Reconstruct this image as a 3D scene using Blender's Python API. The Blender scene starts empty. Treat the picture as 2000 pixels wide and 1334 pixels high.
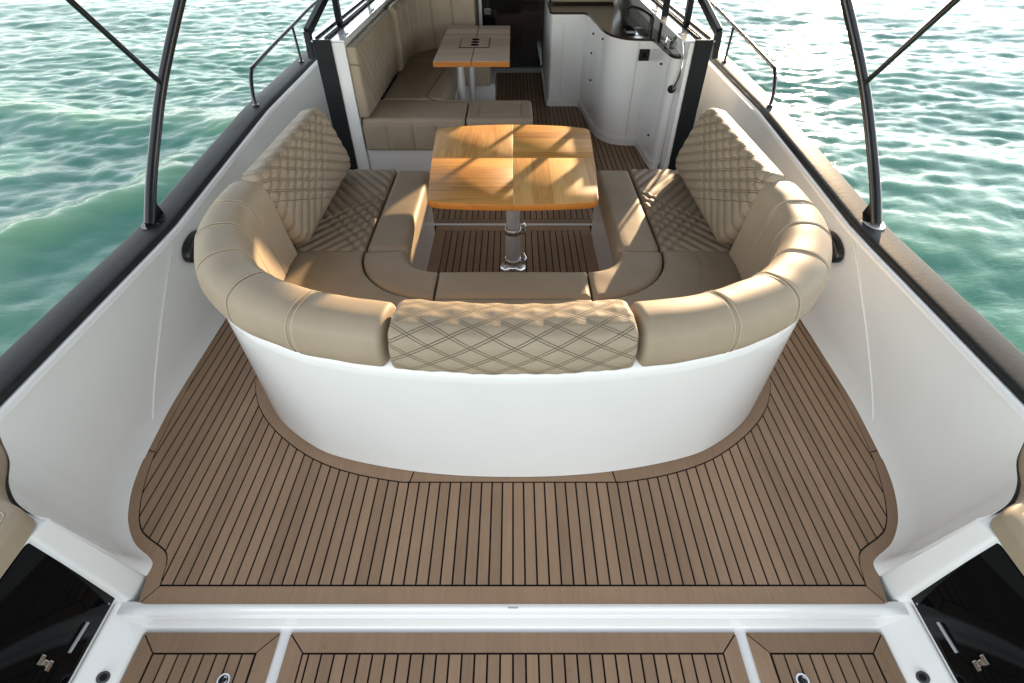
import bpy, bmesh, math, random
import numpy as np
from mathutils import Vector, Matrix, noise
R = math.radians
rnd = random.Random(7)
scene = bpy.context.scene
C = scene.collection

# ------------------------------------------------------------ camera, sky, sun, exposure
PITCH = 42.6
cam_d = bpy.data.cameras.new('camera')
cam = bpy.data.objects.new('camera', cam_d); C.objects.link(cam)
cam.location = (0.0, 0.0, 1.92)
cam.rotation_euler = (R(90 - PITCH), 0, 0)
cam_d.sensor_width = 36.0
cam_d.lens = 982 / 2000 * 36.0
cam_d.shift_x = -0.001
cam_d.clip_start = 0.02
cam_d.clip_end = 6000
scene.camera = cam

SUN_EL, SUN_AZ = 10.5, 27.6          # azimuth measured from the bow towards starboard
wd = bpy.data.worlds.new('World'); scene.world = wd; wd.use_nodes = True
nt = wd.node_tree; nt.nodes.clear()
sky = nt.nodes.new('ShaderNodeTexSky'); sky.sky_type = 'NISHITA'; sky.sun_disc = False
sky.sun_elevation = R(SUN_EL); sky.sun_rotation = R(SUN_AZ)
sky.air_density = 1.0; sky.dust_density = 0.1; sky.ozone_density = 1.2
bg = nt.nodes.new('ShaderNodeBackground'); bg.inputs['Strength'].default_value = 0.15
wo = nt.nodes.new('ShaderNodeOutputWorld')
hs_ = nt.nodes.new('ShaderNodeHueSaturation'); hs_.inputs['Saturation'].default_value = 0.32     # thin haze pales the whole sky
nt.links.new(sky.outputs[0], hs_.inputs['Color']); nt.links.new(hs_.outputs[0], bg.inputs[0]); nt.links.new(bg.outputs[0], wo.inputs[0])

sd = bpy.data.lights.new('sun', 'SUN'); sd.energy = 3.0; sd.angle = R(0.6); sd.color = (1.0, 0.72, 0.44)
sun = bpy.data.objects.new('sun', sd); C.objects.link(sun)
to_sun = Vector((math.sin(R(SUN_AZ)) * math.cos(R(SUN_EL)), math.cos(R(SUN_AZ)) * math.cos(R(SUN_EL)), math.sin(R(SUN_EL))))
sun.rotation_euler = to_sun.to_track_quat('Z', 'Y').to_euler()

scene.view_settings.view_transform = 'Standard'
scene.view_settings.look = 'None'
scene.view_settings.exposure = 2.05
scene.view_settings.gamma = 1.0
scene.render.engine = 'CYCLES'
scene.cycles.max_bounces = 8
scene.cycles.use_denoising = True

# ------------------------------------------------------------ materials
def new_mat(name, col, rough=0.5, metal=0.0, spec=0.5, coat=0.0, sheen=0.0):
    m = bpy.data.materials.new(name); m.use_nodes = True
    b = m.node_tree.nodes['Principled BSDF']
    b.inputs['Base Color'].default_value = (*col, 1)
    b.inputs['Roughness'].default_value = rough
    b.inputs['Metallic'].default_value = metal
    b.inputs['Specular IOR Level'].default_value = spec
    b.inputs['Coat Weight'].default_value = coat
    b.inputs['Coat Roughness'].default_value = 0.08
    return m

def N(m, t, **kw):
    n = m.node_tree.nodes.new(t)
    for k, v in kw.items():
        if k in n.inputs: n.inputs[k].default_value = v
        else: setattr(n, k, v)
    return n
def L(m, a, b): m.node_tree.links.new(a, b)
def bsdf(m): return m.node_tree.nodes['Principled BSDF']

def add_noise_variation(m, col_a, col_b, scale=3.0, stretch=(1, 1, 1), detail=6, bump=0.0, bump_scale=None, rough_var=0.0, distort=0.0):
    tc = N(m, 'ShaderNodeTexCoord'); mp = N(m, 'ShaderNodeMapping')
    mp.inputs['Scale'].default_value = stretch
    L(m, tc.outputs['Object'], mp.inputs[0])
    no = N(m, 'ShaderNodeTexNoise', Scale=scale, Detail=detail, Roughness=0.6, Distortion=distort)
    L(m, mp.outputs[0], no.inputs['Vector'])
    cr = N(m, 'ShaderNodeValToRGB')
    cr.color_ramp.elements[0].position = 0.3; cr.color_ramp.elements[0].color = (*col_a, 1)
    cr.color_ramp.elements[1].position = 0.72; cr.color_ramp.elements[1].color = (*col_b, 1)
    L(m, no.outputs['Fac'], cr.inputs[0]); L(m, cr.outputs[0], bsdf(m).inputs['Base Color'])
    if rough_var:
        mr = N(m, 'ShaderNodeMapRange'); r0 = bsdf(m).inputs['Roughness'].default_value
        mr.inputs['To Min'].default_value = r0 - rough_var; mr.inputs['To Max'].default_value = r0 + rough_var
        L(m, no.outputs['Fac'], mr.inputs['Value']); L(m, mr.outputs[0], bsdf(m).inputs['Roughness'])
    if bump:
        n2 = N(m, 'ShaderNodeTexNoise', Scale=bump_scale or scale * 6, Detail=4)
        L(m, mp.outputs[0], n2.inputs['Vector'])
        bp = N(m, 'ShaderNodeBump', Strength=bump, Distance=0.002)
        L(m, n2.outputs['Fac'], bp.inputs['Height']); L(m, bp.outputs[0], bsdf(m).inputs['Normal'])
    return mp, no, cr

gelcoat = new_mat('white_gelcoat', (0.78, 0.79, 0.78), 0.2, coat=0.5)
add_noise_variation(gelcoat, (0.785, 0.78, 0.755), (0.82, 0.81, 0.785), 2.5, rough_var=0.05)
leather = new_mat('beige_leather', (0.355, 0.285, 0.202), 0.55, spec=0.3)
add_noise_variation(leather, (0.334, 0.265, 0.186), (0.380, 0.305, 0.218), 5.0, bump=0.25, bump_scale=260, rough_var=0.05)
stitch = new_mat('beige_thread', (0.56, 0.48, 0.36), 0.8)
teak = new_mat('synthetic_teak', (0.27, 0.19, 0.125), 0.62, spec=0.35)
caulk = new_mat('black_caulk', (0.008, 0.008, 0.009), 0.7, spec=0.15)
black_rubber = new_mat('black_rubber', (0.022, 0.022, 0.025), 0.5, spec=0.22)
add_noise_variation(black_rubber, (0.010, 0.012, 0.013), (0.022, 0.022, 0.021), 9.0, bump=0.3, bump_scale=60, rough_var=0.08)
black_paint = new_mat('black_powder_coat', (0.012, 0.013, 0.015), 0.25, coat=0.4)
black_matt = new_mat('matt_black', (0.007, 0.009, 0.010), 0.5, spec=0.25)
chrome = new_mat('polished_steel', (0.75, 0.76, 0.77), 0.14, 1.0)
brushed = new_mat('brushed_aluminium', (0.80, 0.81, 0.82), 0.42, 0.75)
dark_glass = new_mat('smoked_glass', (0.002, 0.003, 0.0035), 0.06, spec=0.12)
dark_inside = new_mat('dark_interior', (0.004, 0.004, 0.004), 0.8, spec=0.1)
counter_m = new_mat('dark_counter', (0.022, 0.017, 0.012), 0.15, spec=0.4)
brown_panel = new_mat('brown_upholstered_panel', (0.16, 0.12, 0.08), 0.6)
awning_m = new_mat('canvas_fabric', (0.16, 0.15, 0.14), 0.9)
oval_m = new_mat('black_plastic', (0.01, 0.01, 0.01), 0.3)
grey_m = new_mat('grey_trim', (0.35, 0.37, 0.37), 0.4)

# teak: fore-and-aft grain, each plank shifted by its own random value
def setup_teak(m):
    tc = N(m, 'ShaderNodeTexCoord'); oi = N(m, 'ShaderNodeObjectInfo')
    add = N(m, 'ShaderNodeVectorMath', operation='ADD'); sc = N(m, 'ShaderNodeVectorMath', operation='SCALE')
    L(m, oi.outputs['Random'], sc.inputs[0]); sc.inputs[0].default_value = (1, 1, 1)
    cmb = N(m, 'ShaderNodeCombineXYZ'); mu = N(m, 'ShaderNodeMath', operation='MULTIPLY'); mu.inputs[1].default_value = 7.0
    L(m, oi.outputs['Random'], mu.inputs[0]); L(m, mu.outputs[0], cmb.inputs[0]); L(m, mu.outputs[0], cmb.inputs[1])
    L(m, tc.outputs['Object'], add.inputs[0]); L(m, cmb.outputs[0], add.inputs[1])
    mp = N(m, 'ShaderNodeMapping'); mp.inputs['Scale'].default_value = (60, 2.2, 1)
    L(m, add.outputs[0], mp.inputs[0])
    n1 = N(m, 'ShaderNodeTexNoise', Scale=1.0, Detail=6, Roughness=0.6, Distortion=0.3); L(m, mp.outputs[0], n1.inputs['Vector'])
    n2 = N(m, 'ShaderNodeTexNoise', Scale=4.0, Detail=4, Roughness=0.6); L(m, tc.outputs['Object'], n2.inputs['Vector'])
    cr = N(m, 'ShaderNodeValToRGB')
    cr.color_ramp.elements[0].position = 0.25; cr.color_ramp.elements[0].color = (0.238, 0.146, 0.086, 1)
    cr.color_ramp.elements[1].position = 0.75; cr.color_ramp.elements[1].color = (0.345, 0.222, 0.138, 1)
    mx = N(m, 'ShaderNodeMix', data_type='FLOAT'); mx.inputs[0].default_value = 0.5
    L(m, n1.outputs['Fac'], mx.inputs[2]); L(m, n2.outputs['Fac'], mx.inputs[3]); L(m, mx.outputs[0], cr.inputs[0])
    hsv = N(m, 'ShaderNodeHueSaturation'); mr = N(m, 'ShaderNodeMapRange')
    mr.inputs['To Min'].default_value = 0.86; mr.inputs['To Max'].default_value = 1.12
    L(m, oi.outputs['Random'], mr.inputs['Value']); L(m, mr.outputs[0], hsv.inputs['Value'])
    # small dark scuffs
    n3 = N(m, 'ShaderNodeTexNoise', Scale=26, Detail=2); L(m, tc.outputs['Object'], n3.inputs['Vector'])
    r3 = N(m, 'ShaderNodeMapRange'); r3.inputs['From Min'].default_value = 0.68; r3.inputs['From Max'].default_value = 0.80
    r3.inputs['To Min'].default_value = 0.0; r3.inputs['To Max'].default_value = 0.35
    L(m, n3.outputs['Fac'], r3.inputs['Value'])
    mx2 = N(m, 'ShaderNodeMix', data_type='RGBA'); mx2.inputs[7].default_value = (0.10, 0.06, 0.04, 1)
    L(m, r3.outputs[0], mx2.inputs[0]); L(m, cr.outputs[0], mx2.inputs[6])
    L(m, mx2.outputs[2], hsv.inputs['Color']); L(m, hsv.outputs[0], bsdf(m).inputs['Base Color'])
    bp = N(m, 'ShaderNodeBump', Strength=0.25, Distance=0.001); L(m, n1.outputs['Fac'], bp.inputs['Height'])
    L(m, bp.outputs[0], bsdf(m).inputs['Normal'])
setup_teak(teak)

def varnished(name, along, ca, cb, cc, rough=0.5):
    m = new_mat(name, ca, rough, spec=0.3)
    tc = N(m, 'ShaderNodeTexCoord'); mp = N(m, 'ShaderNodeMapping')
    s = {'x': (2.2, 42, 8), 'y': (42, 2.2, 8)}[along]
    mp.inputs['Scale'].default_value = s; mp.inputs['Location'].default_value = (rnd.uniform(0, 9), rnd.uniform(0, 9), 0)
    L(m, tc.outputs['Object'], mp.inputs[0])
    n1 = N(m, 'ShaderNodeTexNoise', Scale=1.0, Detail=5, Roughness=0.55, Distortion=1.1); L(m, mp.outputs[0], n1.inputs['Vector'])
    # staves
    sx = N(m, 'ShaderNodeSeparateXYZ'); L(m, tc.outputs['Object'], sx.inputs[0])
    mu = N(m, 'ShaderNodeMath', operation='MULTIPLY'); mu.inputs[1].default_value = 9.5
    L(m, sx.outputs['Y' if along == 'x' else 'X'], mu.inputs[0])
    fl = N(m, 'ShaderNodeMath', operation='FLOOR'); L(m, mu.outputs[0], fl.inputs[0])
    wn = N(m, 'ShaderNodeTexWhiteNoise', noise_dimensions='1D'); L(m, fl.outputs[0], wn.inputs['W'])
    mx = N(m, 'ShaderNodeMix', data_type='FLOAT'); mx.inputs[0].default_value = 0.3
    L(m, n1.outputs['Fac'], mx.inputs[2]); L(m, wn.outputs['Value'], mx.inputs[3])
    cr = N(m, 'ShaderNodeValToRGB'); e = cr.color_ramp.elements
    e[0].position = 0.28; e[0].color = (*ca, 1); e[1].position = 0.75; e[1].color = (*cc, 1)
    k = e.new(0.5); k.color = (*cb, 1)
    L(m, mx.outputs[0], cr.inputs[0]); L(m, cr.outputs[0], bsdf(m).inputs['Base Color'])
    return m
wood_x = varnished('varnished_teak_across', 'x', (0.34, 0.145, 0.034), (0.53, 0.265, 0.070), (0.63, 0.345, 0.105))
wood_y = varnished('varnished_teak_lengthwise', 'y', (0.44, 0.21, 0.062), (0.60, 0.33, 0.11), (0.70, 0.42, 0.165))
wood_edge = varnished('varnished_teak_edge', 'x', (0.34, 0.11, 0.015), (0.52, 0.19, 0.03), (0.60, 0.25, 0.05))
wood_grey = varnished('pale_oiled_teak', 'x', (0.42, 0.29, 0.20), (0.60, 0.45, 0.33), (0.72, 0.57, 0.44), 0.45)

# ------------------------------------------------------------ mesh helpers
def mesh_obj(name, verts, faces, mat, parent=None, smooth=False, loc=None):
    me = bpy.data.meshes.new(name); me.from_pydata([tuple(v) for v in verts], [], faces)
    me.materials.append(mat); me.update()
    if smooth: me.polygons.foreach_set('use_smooth', [True] * len(me.polygons))
    o = bpy.data.objects.new(name, me); C.objects.link(o)
    if parent: o.parent = parent
    if loc: o.location = loc
    return o

def fix(o):
    bm = bmesh.new(); bm.from_mesh(o.data); bmesh.ops.recalc_face_normals(bm, faces=bm.faces); bm.to_mesh(o.data); bm.free(); return o

def thing(name, label, cat, loc=(0, 0, 0), group=None):
    o = bpy.data.objects.new(name, None); C.objects.link(o); o.location = loc
    o.empty_display_size = 0.1
    o['label'] = label; o['category'] = cat
    if group: o['group'] = group
    o['base'] = list(loc)
    return o
def tag(o, label, cat, group=None):
    o['label'] = label; o['category'] = cat
    if group: o['group'] = group
    return o
def struct(o): o['kind'] = 'structure'; return o

class MB:
    """collects shapes in world coordinates; build() links them as one mesh, expressed relative to its thing"""
    def __init__(s): s.bm = bmesh.new()
    def box(s, x0, x1, y0, y1, z0, z1, bev=0.0, seg=2):
        r = bmesh.ops.create_cube(s.bm, size=1.0); vs = r['verts']
        bmesh.ops.scale(s.bm, vec=(abs(x1 - x0), abs(y1 - y0), abs(z1 - z0)), verts=vs)
        bmesh.ops.translate(s.bm, vec=((x0 + x1) / 2, (y0 + y1) / 2, (z0 + z1) / 2), verts=vs)
        if bev:
            es = list({e for v in vs for e in v.link_edges})
            bmesh.ops.bevel(s.bm, geom=es, offset=bev, segments=seg, profile=0.5, affect='EDGES')
        return s
    def tube(s, pts, rad, n=14, cap=True, flat=1.0):
        pts = [Vector(p) for p in pts]; rads = rad if isinstance(rad, (list, tuple)) else [rad] * len(pts)
        rings = []; up0 = None
        for i, p in enumerate(pts):
            t = (pts[min(i + 1, len(pts) - 1)] - pts[max(i - 1, 0)]).normalized()
            if up0 is None: up0 = t.orthogonal().normalized()
            a = (up0 - t * up0.dot(t)).normalized(); up0 = a; b = t.cross(a)
            rings.append([s.bm.verts.new(p + (a * math.cos(k * 2 * math.pi / n) + b * math.sin(k * 2 * math.pi / n) * flat) * rads[i]) for k in range(n)])
        for i in range(len(rings) - 1):
            for k in range(n):
                s.bm.faces.new((rings[i][k], rings[i][(k + 1) % n], rings[i + 1][(k + 1) % n], rings[i + 1][k]))
        if cap: s.bm.faces.new(rings[0][::-1]); s.bm.faces.new(rings[-1])
        return s
    def prism(s, poly, z0, z1):
        a = [s.bm.verts.new((p[0], p[1], z0)) for p in poly]; b = [s.bm.verts.new((p[0], p[1], z1)) for p in poly]
        n = len(poly)
        s.bm.faces.new(a[::-1]); s.bm.faces.new(b)
        for i in range(n): s.bm.faces.new((a[i], a[(i + 1) % n], b[(i + 1) % n], b[i]))
        return s
    def hexa(s, lo, hi):
        """a body between two quads of 3D points"""
        a = [s.bm.verts.new(p) for p in lo]; b = [s.bm.verts.new(p) for p in hi]; n = len(lo)
        s.bm.faces.new(a[::-1]); s.bm.faces.new(b)
        for i in range(n): s.bm.faces.new((a[i], a[(i + 1) % n], b[(i + 1) % n], b[i]))
        return s
    def build(s, name, mat, parent=None, smooth=False, bev=0.0, seg=2, angle=35, matrix=None):
        bmesh.ops.recalc_face_normals(s.bm, faces=s.bm.faces)
        if bev:
            es = [e for e in s.bm.edges if len(e.link_faces) == 2 and e.calc_face_angle(0) > R(angle)]
            bmesh.ops.bevel(s.bm, geom=es, offset=bev, segments=seg, profile=0.5, affect='EDGES', clamp_overlap=True)
        if matrix is not None: bmesh.ops.transform(s.bm, matrix=matrix, verts=s.bm.verts)
        if parent is not None and 'base' in parent.keys():
            bmesh.ops.translate(s.bm, vec=-Vector(parent['base'][:]), verts=s.bm.verts)
        me = bpy.data.meshes.new(name); s.bm.to_mesh(me); s.bm.free(); me.materials.append(mat)
        if smooth:
            me.polygons.foreach_set('use_smooth', [True] * len(me.polygons))
            me.set_sharp_from_angle(angle=R(angle))
        o = bpy.data.objects.new(name, me); C.objects.link(o)
        if parent is not None: o.parent = parent
        return o

def catmull(pts, n=8):
    P = [Vector(p) for p in pts]; out = []
    for i in range(len(P) - 1):
        p0 = P[max(i - 1, 0)]; p1 = P[i]; p2 = P[i + 1]; p3 = P[min(i + 2, len(P) - 1)]
        for k in range(n):
            t = k / n
            out.append(0.5 * ((2 * p1) + (p2 - p0) * t + (2 * p0 - 5 * p1 + 4 * p2 - p3) * t * t + (3 * p1 - p0 - 3 * p2 + p3) * t ** 3))
    out.append(P[-1]); return out
def resample(pts, step):
    out = [pts[0]]; acc = 0; L_ = [0]
    for a, b in zip(pts, pts[1:]): L_.append(L_[-1] + (b - a).length)
    tot = L_[-1]; n = max(2, int(round(tot / step))); res = []; j = 0
    for i in range(n + 1):
        s = tot * i / n
        while j < len(L_) - 2 and L_[j + 1] < s: j += 1
        t = (s - L_[j]) / max(L_[j + 1] - L_[j], 1e-9); res.append(pts[j].lerp(pts[j + 1], min(1, max(0, t))))
    return res, tot
def interp(x, xs, ys): return float(np.interp(x, xs, ys))

def grid_faces(nu, nv, wrap_v=False):
    f = []
    for i in range(nu - 1):
        for j in range(nv - (0 if wrap_v else 1)):
            j2 = (j + 1) % nv
            f.append((i * nv + j, (i + 1) * nv + j, (i + 1) * nv + j2, i * nv + j2))
    return f

# double stitching drawn as fine relief over the padded geometry; the UV map holds metres along and across the pad
def stitched_leather(name, fams, p, gap=0.0052, w=0.0020):
    m = new_mat(name, (0.355, 0.285, 0.202), 0.55, spec=0.3)
    add_noise_variation(m, (0.334, 0.265, 0.186), (0.380, 0.305, 0.218), 5.0)
    uv = N(m, 'ShaderNodeUVMap'); sx = N(m, 'ShaderNodeSeparateXYZ'); L(m, uv.outputs[0], sx.inputs[0])
    def M(op, a, b=None, c=None):
        n = N(m, 'ShaderNodeMath', operation=op)
        for i, v in enumerate((a, b, c)):
            if v is None: continue
            if isinstance(v, (int, float)): n.inputs[i].default_value = v
            else: L(m, v, n.inputs[i])
        return n.outputs[0]
    tot = None
    for (ca, cb, c0, lim) in fams:          # s = ca*a + cb*b + c0, lines where s*k/p is whole
        k = 1 / math.hypot(ca, cb)
        sv = M('ADD', M('ADD', M('MULTIPLY', sx.outputs[0], ca), M('MULTIPLY', sx.outputs[1], cb)), c0)
        f = M('MULTIPLY', sv, k / p); d = M('MULTIPLY', M('ABSOLUTE', M('SUBTRACT', f, M('ROUND', f))), p)
        e = M('DIVIDE', M('ABSOLUTE', M('SUBTRACT', d, gap)), w)
        ln = M('SUBTRACT', 1.0, M('MINIMUM', e, 1.0))
        if lim is not None: ln = M('MULTIPLY', ln, M('LESS_THAN', sv, lim))
        tot = ln if tot is None else M('MAXIMUM', tot, ln)
    bp = N(m, 'ShaderNodeBump', Strength=1.0, Distance=0.004); L(m, M('MULTIPLY', tot, -1.0), bp.inputs['Height']); L(m, bp.outputs[0], bsdf(m).inputs['Normal'])
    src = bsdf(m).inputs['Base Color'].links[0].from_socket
    mx = N(m, 'ShaderNodeMix', data_type='RGBA'); mx.inputs[7].default_value = (0.19, 0.145, 0.10, 1)  # darker brown painted along the stitch lines, standing for their groove shade
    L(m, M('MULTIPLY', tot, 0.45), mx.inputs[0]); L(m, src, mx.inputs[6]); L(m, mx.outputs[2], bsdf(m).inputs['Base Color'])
    return m
def set_uv(o, uvs):
    lay = o.data.uv_layers.new(name='UVMap'); vi = np.zeros(len(o.data.loops), dtype=np.int32); o.data.loops.foreach_get('vertex_index', vi)
    u = np.array(uvs, dtype=np.float32)[np.minimum(vi, len(uvs) - 1)]; lay.data.foreach_set('uv', u.ravel())

# ------------------------------------------------------------ quilting functions (depth in metres)
def quilt(pa, pb, depth=0.006, w=0.0042, gap=0.0062, puff=0.007):
    def q(a, b):
        out = 0.0; dm = 1e9
        p = 1.0 / math.sqrt(1 / pa ** 2 + 1 / pb ** 2)
        for s in (a / pa + b / pb, a / pa - b / pb):
            fr = abs(s - round(s)) * p
            out -= depth * math.exp(-((fr - gap) / w) ** 2) if depth else 0
            dm = min(dm, max(0.0, fr - gap))
        return out + puff * (1 - math.exp(-(dm / 0.02) ** 2))
    return q
def half_quilt(q, f):
    return lambda a, b: q(a, b) * f(a, b)
def chevron(m, p, cA, cB, W, depth=0.0, w=0.0042, gap=0.0052, puff=0.0065):
    """two families of double stitched lines that rise from either end and cross in the middle; a along, b across"""
    k = 1 / math.sqrt(1 + m * m)
    def q(a, b):
        out = 0.0
        for s, lim in (((a - m * b), cA), ((W - a - m * b), cB)):
            on = min(1, max(0, (lim - s) / 0.03)); fr = s * k / p; d = abs(fr - round(fr)) * p
            out += on * puff * ((1 - math.exp(-(max(0, d - gap) / 0.010) ** 2)) - 0.5)
        return out
    return q
def channels(pos, axis=0, depth=0.006, w=0.005):
    def q(a, b):
        v = a if axis == 0 else b; return -sum(depth * math.exp(-((v - p) / w) ** 2) for p in pos)
    return q
def inset_line(W, Lh, m, depth=0.004, w=0.004):
    def q(a, b):
        d = min(a, W - a, b, Lh - b); return -depth * math.exp(-((d - m) / w) ** 2)
    return q

def cushion(name, quad, T, parent, rc=0.03, r=0.025, q=None, res=0.012, mat=None, crown=0.0):
    """upholstered pad on a quad (4 corners, p0->p1 = a axis, p0->p3 = b axis), thickness T along the quad's normal"""
    p0, p1, p2, p3 = [Vector(p) for p in quad]
    W = ((p1 - p0).length + (p2 - p3).length) / 2; H = ((p3 - p0).length + (p2 - p1).length) / 2
    n = (p1 - p0).cross(p3 - p0).normalized()
    def ax(Lh):
        k = 5; edge = [r * (1 - math.cos(math.pi / 2 * i / k)) for i in range(k + 1)]
        m = max(2, int((Lh - 2 * r) / res)); mid = [r + (Lh - 2 * r) * i / m for i in range(1, m)]
        return edge + mid + [Lh - e for e in edge[::-1]]
    A, B = ax(W), ax(H); verts = []; uvs = [(a, b) for a in A for b in B]
    rc_ = max(rc, 1e-4)
    for a in A:
        for b in B:
            d = min(a, b, W - a, H - b)
            u = 1 - min(d / r, 1); h = T - r + r * math.sqrt(max(0, 1 - u * u))
            if crown: h += crown * (1 - (2 * a / W - 1) ** 2) * (1 - (2 * b / H - 1) ** 2)
            h += .0035 * noise.noise(Vector((a * 7, b * 7, len(name) + p0.x * 3))) * min(1, d / .03)
            if q: h += q(a, b) * min(1, d / 0.006 + 0.25)
            ca = rc_ if a < W / 2 else W - rc_; cb = rc_ if b < H / 2 else H - rc_
            va, vb = a - ca, b - cb; aa, bb = a, b
            if (va < 0) == (a < W / 2) and (vb < 0) == (b < H / 2) and abs(va) > 1e-9 and abs(vb) > 1e-9 and (va < 0 if a < W / 2 else va > 0) and (vb < 0 if b < H / 2 else vb > 0):
                mx = max(abs(va), abs(vb)); ln = math.hypot(va, vb); aa = ca + va / ln * mx; bb = cb + vb / ln * mx
            s, t = aa / W, bb / H
            P = p0 * (1 - s) * (1 - t) + p1 * s * (1 - t) + p2 * s * t + p3 * (1 - s) * t
            verts.append(P + n * h)
    na, nb = len(A), len(B); F = grid_faces(na, nb)
    bd = [i * nb for i in range(na)] + [(na - 1) * nb + j for j in range(1, nb)] + [i * nb + nb - 1 for i in range(na - 2, -1, -1)] + [j for j in range(nb - 2, 0, -1)]
    base = len(verts)
    for i in bd:
        verts.append(verts[i] - n * (T - r)); uvs.append(uvs[i])
    m = len(bd)
    for k in range(m): F.append((bd[k], bd[(k + 1) % m], base + (k + 1) % m, base + k))
    F.append(tuple(base + k for k in range(m)))
    off = Vector(parent['base'][:]) if parent is not None and 'base' in parent.keys() else Vector()
    verts = [v - off for v in verts]
    o = mesh_obj(name, verts, F, mat or leather, parent, True); fix(o); set_uv(o, uvs)
    o.data.set_sharp_from_angle(angle=R(60)); return o

def sweep_pad(name, path, section, parent, q=None, grooves=(), gd=0.012, gw=0.012, end_r=0.035, inward=1, mat=None, step=0.012, s_off=0.0):
    """path: plan curve (Vectors z=0); section: closed list (n, z) with n measured inward; grooves at arc lengths"""
    pts, tot = resample(path, step)
    sec = [Vector((p[0], p[1])) for p in section]; cen = sum(sec, Vector((0, 0))) / len(sec)
    per = [0]
    for a, b in zip(sec, sec[1:]): per.append(per[-1] + (b - a).length)
    extra = []
    S = [tot * i / (len(pts) - 1) for i in range(len(pts))]
    verts = []; m = len(sec)
    nrm = []
    for i in range(m):
        t = (sec[(i + 1) % m] - sec[i - 1]).normalized(); v = Vector((t.y, -t.x))
        if v.dot(sec[i] - cen) < 0: v = -v
        nrm.append(v)
    for i, p in enumerate(pts):
        t = (pts[min(i + 1, len(pts) - 1)] - pts[max(i - 1, 0)]).normalized()
        nn = Vector((-t.y, t.x, 0)) * inward
        s = S[i]; de = min(s, tot - s)
        e = end_r * (1 - math.sqrt(max(0, 1 - (1 - min(de / end_r, 1)) ** 2)))
        g = sum(gd * math.exp(-((s - gs) / gw) ** 2) for gs in grooves)
        for k in range(m):
            d = -e - g + .0035 * noise.noise(Vector((s * 8, per[k] * 8, pts[0].x * 3)))
            if q: d += q(s + s_off, per[k])
            v = sec[k] + nrm[k] * d
            verts.append(Vector((p.x, p.y, 0)) + nn * v.x + Vector((0, 0, v.y)))
    F = grid_faces(len(pts), m, True); F.append(tuple(range(m))); F.append(tuple((len(pts) - 1) * m + k for k in range(m)))
    off = Vector(parent['base'][:]) if parent is not None and 'base' in parent.keys() else Vector()
    verts = [v - off for v in verts]
    o = mesh_obj(name, verts, F, mat or leather, parent, True); fix(o); set_uv(o, [(s_, pr) for s_ in S for pr in per])
    o.data.set_sharp_from_angle(angle=R(70)); return o

def closed_section(ctrl, step=0.012):
    n = len(ctrl); out = []
    P = [Vector((c[0], c[1], 0)) for c in ctrl]
    for i in range(n):
        p0, p1, p2, p3 = P[i - 1], P[i], P[(i + 1) % n], P[(i + 2) % n]
        m = max(1, int((p2 - p1).length / step))
        for k in range(m):
            t = k / m
            v = 0.5 * ((2 * p1) + (p2 - p0) * t + (2 * p0 - 5 * p1 + 4 * p2 - p3) * t * t + (3 * p1 - p0 - 3 * p2 + p3) * t ** 3)
            out.append((v.x, v.y))
    return out

def poly_pad(name, ring_outer, ring_inner, z0, z1, parent, r=0.022, rows=14, mat=None, grooves=()):
    """seat pad ruled between two plan curves with the same number of points"""
    n = len(ring_outer); verts = []
    k = 5
    def prof(dist): u = 1 - min(dist / r, 1); return z1 - r + r * math.sqrt(max(0, 1 - u * u))
    tot = [0]
    for a, b in zip(ring_outer, ring_outer[1:]): tot.append(tot[-1] + (Vector(a) - Vector(b)).length)
    totl = tot[-1]
    # parameter along the curves gets extra samples near the ends
    us = [r / totl * (1 - math.cos(math.pi / 2 * i / k)) for i in range(k + 1)]
    mid = max(6, int(totl / 0.02)); us = us + [r / totl + (1 - 2 * r / totl) * i / mid for i in range(1, mid)] + [1 - u for u in us[::-1]]
    def at(ring, u):
        s = u * (n - 1); i = min(int(s), n - 2); t = s - i
        return Vector((ring[i][0], ring[i][1], 0)).lerp(Vector((ring[i + 1][0], ring[i + 1][1], 0)), t)
    cols = None
    for u in us:
        A = at(ring_outer, u); B = at(ring_inner, u); w = (A - B).length
        vs = [r / w * (1 - math.cos(math.pi / 2 * i / k)) for i in range(k + 1)]
        vs = vs + [r / w + (1 - 2 * r / w) * i / rows for i in range(1, rows)] + [1 - v for v in vs[::-1]]
        cols = len(vs)
        for v in vs:
            d = min(u * totl, (1 - u) * totl, v * w, (1 - v) * w)
            P = A.lerp(B, v); z = prof(d) + .004 * noise.noise(Vector((P.x * 7, P.y * 7, 0))) * min(1, d / .03)
            for gv in grooves: z -= 0.005 * math.exp(-(((v - gv) * w) / 0.006) ** 2)
            verts.append(Vector((P.x, P.y, z)))
    nu, nv = len(us), cols; F = grid_faces(nu, nv)
    bd = [i * nv for i in range(nu)] + [(nu - 1) * nv + j for j in range(1, nv)] + [i * nv + nv - 1 for i in range(nu - 2, -1, -1)] + [j for j in range(nv - 2, 0, -1)]
    base = len(verts)
    for i in bd: verts.append(Vector((verts[i].x, verts[i].y, z0)))
    m = len(bd)
    for q_ in range(m): F.append((bd[q_], bd[(q_ + 1) % m], base + (q_ + 1) % m, base + q_))
    off = Vector(parent['base'][:]) if parent is not None and 'base' in parent.keys() else Vector()
    verts = [v - off for v in verts]
    o = mesh_obj(name, verts, F, mat or leather, parent, True); fix(o); o.data.set_sharp_from_angle(angle=R(60)); return o

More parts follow.
